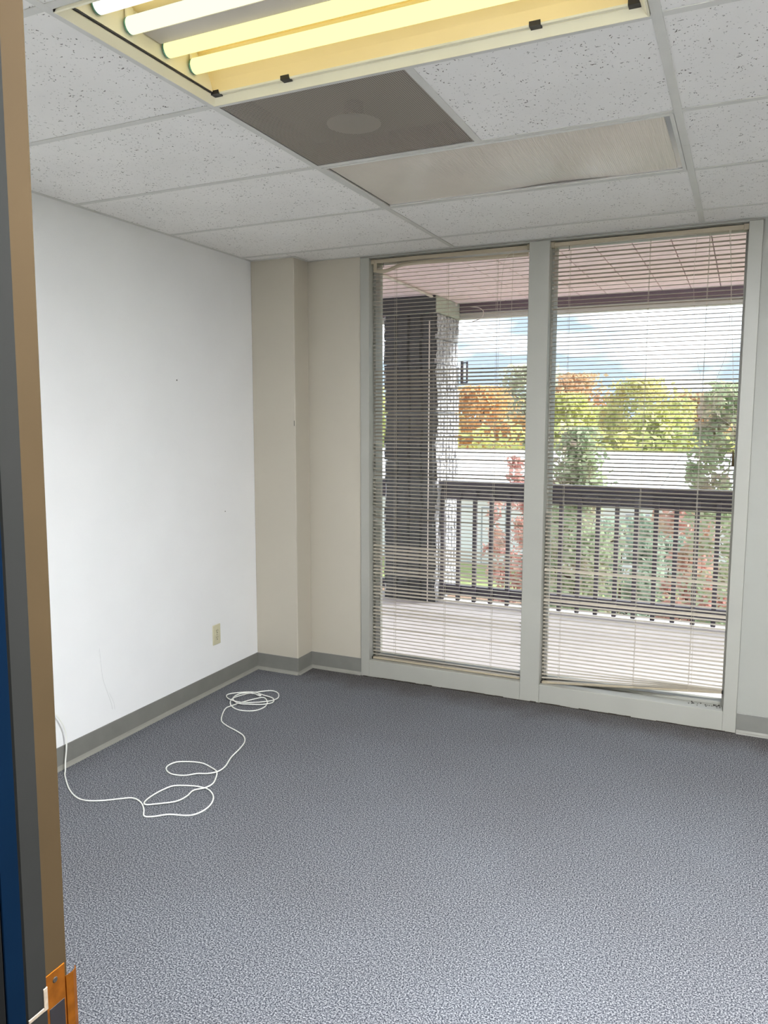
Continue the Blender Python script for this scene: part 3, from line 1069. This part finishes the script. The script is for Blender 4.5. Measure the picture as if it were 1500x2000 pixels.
# split-face block pillar
pl = thing('block_pillar', 'ribbed split-face concrete block pillar standing at the balcony edge', 'pillar', (-1.052, 4.28, 0))
def ribbed_block(w, d, h, seed):
    """block with vertical ribs on its front (-y) and both sides, rough broken rib faces"""
    r = random.Random(seed)
    nzr = 6
    path = []            # (x, y) outline, ribs as bumps
    def run(p, q, n, nrm):
        for i in range(n):
            for t, o in ((0.06, 0), (0.14, .014), (0.5, .020), (0.86, .014), (0.94, 0)):
                u = (i + t) / n
                path.append((p[0] + (q[0] - p[0]) * u + nrm[0] * o, p[1] + (q[1] - p[1]) * u + nrm[1] * o, o > 0))
    x0, x1, y0, y1 = -w / 2, w / 2, -d / 2, d / 2
    run((x0, y0), (x1, y0), 4, (0, -1))
    run((x1, y0), (x1, y1), 7, (1, 0))
    path.append((x1, y1, False))
    path.append((x0, y1, False))
    run((x0, y1), (x0, y0), 7, (-1, 0))
    vs, fs = [], []
    n = len(path)
    nfront = 20
    for k in range(nzr + 1):
        z = h * k / nzr
        for q_, (a, b, rough) in enumerate(path):
            j = .0015 if q_ < nfront else (.006 if rough else .001)
            vs.append((a + r.uniform(-j, j), b + r.uniform(-j, j), z))
    for k in range(nzr):
        for i in range(n):
            i2 = (i + 1) % n
            fs.append((k * n + i, k * n + i2, (k + 1) * n + i2, (k + 1) * n + i))
    fs += [tuple(range(n))[::-1], tuple(range(nzr * n, nzr * n + n))]
    return MB().add(vs, fs)
CH = .197
nb = 12
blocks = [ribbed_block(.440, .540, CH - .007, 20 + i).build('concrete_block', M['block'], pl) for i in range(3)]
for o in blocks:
    o.data.materials.append(M['shaded_front'])
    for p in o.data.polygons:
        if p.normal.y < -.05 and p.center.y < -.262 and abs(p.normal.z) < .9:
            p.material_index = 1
for i in range(3, nb):
    o = blocks[i % 3].copy()
    C.objects.link(o)
    o.parent = pl
    blocks.append(o)
for i, o in enumerate(blocks):
    o.location = (RJ.uniform(-.008, .008), RJ.uniform(-.008, .008), -.001 + i * CH)
MB().box(-.205, .205, -.255, .255, 0, nb * CH).build('mortar_core', M['edge'], pl)
B(-.235, .232, -.288, .30, nb * CH + .002, SOF - .001, .004).build('capital', M['capital'], pl)
B(-.235, .228, -.302, -.2885, nb * CH + .002, SOF - .001, .003).build('capital_shaded_front', M['shaded_front'], pl)  # dark board standing in for the shaded front of the capital
# thin conduit down the pillar's near corner
MB().tube([(.178, -.298, .0), (.178, -.298, 2.30)], .005, 8).build('conduit', M['pipe'], pl)
# bracket on the far edge of the lit side
br_ = thing('metal_bracket', 'small dark metal bracket fixed to the outer edge of the block pillar', 'bracket', (-.786, 4.54, 1.915))
B(-.012, .010, -.012, .012, -.10, .10, .003).build('back_plate', M['rail'], br_)
B(.010, .050, -.006, .006, -.004, .006, .002).build('arm', M['rail'], br_)
B(.038, .052, -.008, .008, -.085, .095, .002).build('upright', M['rail'], br_)
B(.010, .050, -.006, .006, -.088, -.078, .002).build('arm', M['rail'], br_)
B(.010, .050, -.006, .006, .080, .090, .002).build('arm', M['rail'], br_)
# conduit across the soffit
cd = thing('soffit_conduit', 'thin pale conduit running across the soffit toward the beam', 'conduit', (0, 0, 0))
MB().tube([(-.80, YW + .17, SOF - .014), (-.822, 3.1, SOF - .014), (-.872, 4.545, SOF - .014)], .011, 8).build('pipe', M['pipe'], cd, True)
B(-.89, -.82, 4.44, 4.50, SOF - .028, SOF - .0005, .003).build('junction_box', M['pipe'], cd)
MB().tube(spline([(-.72, 4.545, 2.47), (-.64, 4.53, 2.455), (-.60, 4.53, 2.42), (-.62, 4.53, 2.37), (-.70, 4.53, 2.34)], 5), .004, 6).build('loose_wire', M['pipe'], cd, True)

# ------------------------------------------------------------------ outdoors: ground, building, trees
GZ = -3.75
struct(B(-80, 60, 5.5, 90, GZ - .5, GZ).build('lawn', M['grass']))
struct(B(-16, 8, 5.6, 20.5, GZ, GZ + .04).build('planting_bed', M['mulch']))

bd = thing('white_building', 'long low white building with a pale metal roof beyond the lawn', 'building', (0, 0, 0))
BX0, BX1, BY0, BYR, BY1 = -30.0, 14.0, 25.0, 36.0, 47.0
EZ, RZ = -.95, -.10
B(BX0, BX1, BY0, BY1, GZ, EZ - .02).build('wall', M['bwall'], bd)
nrf = 44
for i in range(nrf):
    xa = BX0 + i * (BX1 - BX0) / nrf
    xb = xa + (BX1 - BX0) / nrf - .04
    MB().add([(xa, BY0 - .5, EZ), (xb, BY0 - .5, EZ), (xb, BYR, RZ), (xa, BYR, RZ), (xa, BY0 - .5, EZ + .06), (xb, BY0 - .5, EZ + .06), (xb, BYR, RZ + .06), (xa, BYR, RZ + .06)],
             [(0, 3, 2, 1), (4, 5, 6, 7), (0, 1, 5, 4), (1, 2, 6, 5), (2, 3, 7, 6), (3, 0, 4, 7)]).build('roof_panel', M['broof'], bd)
MB().add([(BX0, BYR, RZ), (BX1, BYR, RZ), (BX1, BY1 + .5, EZ), (BX0, BY1 + .5, EZ), (BX0, BYR, RZ + .06), (BX1, BYR, RZ + .06), (BX1, BY1 + .5, EZ + .06), (BX0, BY1 + .5, EZ + .06)],
         [(0, 1, 2, 3), (4, 7, 6, 5), (0, 4, 5, 1), (2, 6, 7, 3), (1, 5, 6, 2), (0, 3, 7, 4)]).build('roof_slope', M['broof'], bd)
B(BX0, BX1, BY0 - .56, BY0 - .48, EZ - .10, EZ + .02).build('gutter', M['btrim'], bd)
for xd in (-8.2, -7.0, 1.2):
    d_ = B(xd, xd + .95, BY0 - .03, BY0, GZ + .05, GZ + 2.1).build('door_frame', M['btrim'], bd)
    B(xd + .06, xd + .89, BY0 - .045, BY0 - .031, GZ + .08, GZ + 2.04).build('door_panel', M['bwall'], d_)
for xd in (-4.4, -2.0, 3.6):
    d_ = B(xd, xd + 1.4, BY0 - .03, BY0, GZ + 1.1, GZ + 2.1).build('window_frame', M['btrim'], bd)
    B(xd + .06, xd + 1.34, BY0 - .045, BY0 - .031, GZ + 1.15, GZ + 2.05).build('pane', M['hill'], d_)

def cards(centres, sizes, rng):
    n = len(centres)
    a = rng.normal(size=(n, 3)); a /= np.linalg.norm(a, axis=1)[:, None]
    b = rng.normal(size=(n, 3)); b -= (b * a).sum(1)[:, None] * a
    b /= np.linalg.norm(b, axis=1)[:, None]
    a *= sizes[:, None]; b *= (sizes * .62)[:, None]
    v = np.empty((n, 4, 3))
    v[:, 0] = centres - a; v[:, 1] = centres - b * .9; v[:, 2] = centres + a; v[:, 3] = centres + b * .9
    return v.reshape(-1, 3), np.arange(4 * n).reshape(n, 4)

def tree(label, x, y, top, rad, fm, n=2600, leaf=.16, cat='tree', group=None, shape='round', base=None, seed=0, name='tree', trunk_r=.12, low=.28):
    rng = np.random.default_rng(seed + 100)
    h = top - GZ
    t = thing(name, label, cat, (x, y, GZ), 0, group)
    # clusters of leaves spread through the crown
    z0 = h * low
    nc = max(14, n // 70)
    cc, cr_ = [], []
    for _ in range(nc):
        u = rng.uniform(0, 1)
        zc = z0 + (h - z0) * u
        if shape == 'round':
            rr_ = rad * math.sqrt(max(.05, 1 - (2 * u - .85) ** 2 / 1.35))
        elif shape == 'cone':
            rr_ = rad * (1.02 - u) + .06 * rad
        else:
            rr_ = rad * (.8 + .2 * math.sin(3 * u))
        an = rng.uniform(0, 2 * PI); q = rr_ * math.sqrt(rng.uniform(.1, 1))
        cc.append((q * math.cos(an), q * math.sin(an), min(zc, h - .1)))
        cr_.append(rad * rng.uniform(.16, .34))
    cc = np.array(cc); cr_ = np.array(cr_)
    idx = rng.integers(0, nc, n)
    off = rng.normal(size=(n, 3)) * .55
    P = cc[idx] + off * cr_[idx][:, None]
    P[:, 2] = np.clip(P[:, 2], .12, h)
    q_ = np.maximum(1e-6, np.hypot(P[:, 0], P[:, 1]))
    k_ = np.minimum(1, rad * 1.02 / q_)
    P[:, 0] *= k_; P[:, 1] *= k_
    sz = leaf * rng.uniform(.6, 1.3, n)
    v, f = cards(P, sz, rng)
    me = bpy.data.meshes.new('foliage')
    me.from_pydata(v.tolist(), [], f.tolist())
    me.materials.append(fm)
    o = bpy.data.objects.new('foliage', me)
    o.parent = t
    C.objects.link(o)
    mb = MB()
    mb.tube([(0, 0, 0), (.03, 0, h * .3), (-.02, .03, h * .62), (0, 0, h * .86)], [trunk_r, trunk_r * .8, trunk_r * .5, trunk_r * .15], 8)
    r = random.Random(seed)
    for k in range(9):
        zc = h * r.uniform(.25, .75); an = r.uniform(0, 2 * PI); q = rad * r.uniform(.5, .9)
        mb.tube([(0, 0, zc), (q * .5 * math.cos(an), q * .5 * math.sin(an), zc + q * .25), (q * math.cos(an), q * math.sin(an), zc + q * .6)], [trunk_r * .4, trunk_r * .25, trunk_r * .08], 5)
    mb.build('trunk', M['bark'], t, True)
    return t

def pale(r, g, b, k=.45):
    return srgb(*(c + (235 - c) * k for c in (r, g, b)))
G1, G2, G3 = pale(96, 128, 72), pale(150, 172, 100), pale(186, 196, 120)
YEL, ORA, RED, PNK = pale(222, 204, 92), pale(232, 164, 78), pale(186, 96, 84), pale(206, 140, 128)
F = {
    'green': foliage_material('green_foliage', [pale(86, 118, 66), G2, G3]),
    'yellow': foliage_material('yellow_green_foliage', [G2, pale(206, 206, 82), YEL], .35),
    'orange': foliage_material('orange_foliage', [pale(222, 132, 40), ORA, pale(244, 196, 78)], .4),
    'rust': foliage_material('rust_foliage', [pale(150, 150, 84), pale(214, 150, 92), pale(226, 178, 110)], .4),
    'mix': foliage_material('mixed_autumn_foliage', [G1, pale(202, 198, 96), pale(232, 186, 92)], .45),
    'redgreen': foliage_material('red_tipped_foliage', [pale(92, 122, 84), pale(150, 170, 104), pale(178, 98, 92)], 1.1),
    'red': foliage_material('red_shrub_foliage', [pale(168, 78, 66), pale(206, 128, 108), pale(176, 172, 116)], 1.6),
    'blue': foliage_material('blue_green_foliage', [pale(84, 112, 92), pale(124, 156, 122), pale(150, 178, 138)], .9),
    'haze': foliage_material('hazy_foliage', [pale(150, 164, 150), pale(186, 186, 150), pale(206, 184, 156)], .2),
}
bgp = 'trees beyond the white building'
far = [
    ('broad yellow-green tree left of the block pillar', -27.5, 58, 4.0, 4.2, 'yellow', 'round'),
    ('tall pale green tree just right of the block pillar', -21.5, 60, 3.2, 2.6, 'mix', 'round'),
    ('bright orange maple in the left window', -17.2, 57, 3.9, 3.3, 'orange', 'round'),
    ('hazy tree rising behind the orange maple', -15.6, 66, 6.0, 3.2, 'haze', 'round'),
    ('yellow tree behind the mullion between the windows', -13.4, 57, 3.0, 2.6, 'yellow', 'round'),
    ('tall rust-tinged tree at the left of the right window', -11.3, 62, 5.0, 3.2, 'rust', 'round'),
    ('golden tree at the left of the right window', -10.2, 55, 3.2, 2.4, 'yellow', 'round'),
    ('large olive tree near the middle of the right window', -5.2, 60, 4.35, 3.3, 'mix', 'round'),
    ('small yellow tree below the large olive tree', -7.4, 53, 2.2, 2.0, 'yellow', 'round'),
    ('rounded golden tree behind the building roof', -3.6, 53, 2.0, 2.2, 'yellow', 'round'),
    ('coral-topped tree right of the olive tree', -1.6, 60, 3.2, 2.8, 'rust', 'round'),
    ('orange-topped tree at the right edge of the view', 1.0, 58, 3.3, 2.6, 'orange', 'round'),
    ('grey-green tree between the golden and coral trees', -.9, 52, 1.7, 2.0, 'green', 'round'),
    ('green tree at the far right edge of the view', 3.6, 55, 2.9, 2.8, 'green', 'round'),
]
rows_y = [56, 65.5, 75, 84.5, 94]
placed = []
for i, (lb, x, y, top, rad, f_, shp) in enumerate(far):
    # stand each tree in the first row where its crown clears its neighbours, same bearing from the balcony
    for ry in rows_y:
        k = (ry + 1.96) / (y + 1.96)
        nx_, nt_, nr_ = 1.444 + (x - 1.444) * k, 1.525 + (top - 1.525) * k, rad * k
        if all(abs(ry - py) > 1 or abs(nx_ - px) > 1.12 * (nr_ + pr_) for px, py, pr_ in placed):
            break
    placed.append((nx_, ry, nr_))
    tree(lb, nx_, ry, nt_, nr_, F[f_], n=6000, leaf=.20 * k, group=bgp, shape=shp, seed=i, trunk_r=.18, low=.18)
# hedge line filling the foot of the far trees
hd = MB()
rng = np.random.default_rng(5)
n = 9000
P = np.stack([rng.uniform(-34, 8, n), rng.uniform(48.6, 50, n), GZ + np.abs(rng.normal(0, 1, n)) * 1.9 + .3], 1)
P[:, 2] = np.minimum(P[:, 2], .9 + .5 * np.sin(P[:, 0] * 1.3))
v, f = cards(P, .34 * rng.uniform(.6, 1.3, n), rng)
me = bpy.data.meshes.new('hedge')
me.from_pydata(v.tolist(), [], f.tolist())
me.materials.append(F['yellow'])
o = bpy.data.objects.new('hedge', me)
C.objects.link(o)
tag(o, 'low yellow-green undergrowth at the foot of the far trees', 'hedge')
o['kind'] = 'stuff'

near = 'trees and shrubs below the balcony'
tree('green tree with reddish tips rising behind the railing, left side of the right window', -.62, 9.2, 1.38, .78, F['redgreen'], n=8000, leaf=.055, group=near, shape='cone', seed=41, trunk_r=.07)
tree('tall green tree with a purple-red patch at the right edge of the right window', 1.42, 9.0, 1.95, .62, F['redgreen'], n=8000, leaf=.055, group=near, shape='column', seed=42, trunk_r=.07)
tree('small red-leaved shrub seen beside the mullion in the left window', -1.72, 9.6, .95, .42, F['red'], n=3200, leaf=.045, group=near, shape='round', seed=43, trunk_r=.04, name='shrub', cat='shrub')
tree('dark green shrub behind the balusters, left half of the right window', -.25, 11.0, -.05, .62, F['blue'], n=5200, leaf=.06, group=near, shape='column', seed=44, trunk_r=.05, name='shrub', cat='shrub')
tree('reddish shrub behind the balusters, right half of the right window', .80, 10.4, .45, .52, F['red'], n=5200, leaf=.055, group=near, shape='column', seed=45, trunk_r=.05, name='shrub', cat='shrub')
tree('blue-green shrub low between the two near trees', .35, 12.6, -.55, .62, F['blue'], n=4200, leaf=.06, group=near, shape='round', seed=46, trunk_r=.05, name='shrub', cat='shrub')

# boulders at the foot of the pillar bed
for i, (x, y, s, lb) in enumerate(((-5.6, 16.4, .55, 'pale grey boulder in the mulch bed right of the pillar'), (-4.15, 15.6, .42, 'smaller grey boulder beside the pale boulder in the mulch'))):
    bm = bmesh.new()
    bmesh.ops.create_icosphere(bm, subdivisions=3, radius=s)
    r = random.Random(i + 60)
    import mathutils.noise as mn
    for v in bm.verts:
        k = 1 + .35 * mn.noise(v.co * 2.3 + Vector((i * 9, 0, 0)))
        v.co = Vector((v.co.x * k * 1.2, v.co.y * k, v.co.z * k * .75))
    me = bpy.data.meshes.new('boulder')
    bm.to_mesh(me)
    bm.free()
    me.materials.append(M['rock'])
    o = bpy.data.objects.new('boulder', me)
    o.location = (x, y, GZ + s * .45)
    C.objects.link(o)
    tag(o, lb, 'boulder', 'boulders in the bed')

# far wooded hill on the horizon
vs, fs = [], []
n = 60
for i in range(n + 1):
    x = -260 + 420 * i / n
    h = 7.5 + 3.5 * math.sin(i * .31 + 1) + 1.5 * math.sin(i * .9)
    vs += [(x, 260, GZ), (x, 300, GZ + h), (x, 340, GZ)]
for i in range(n):
    a = i * 3
    fs += [(a, a + 3, a + 4, a + 1), (a + 1, a + 4, a + 5, a + 2)]
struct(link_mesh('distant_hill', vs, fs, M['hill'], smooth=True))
struct(B(-300, 200, 90, 345, GZ - .6, GZ - .05).build('far_ground', M['grass']))
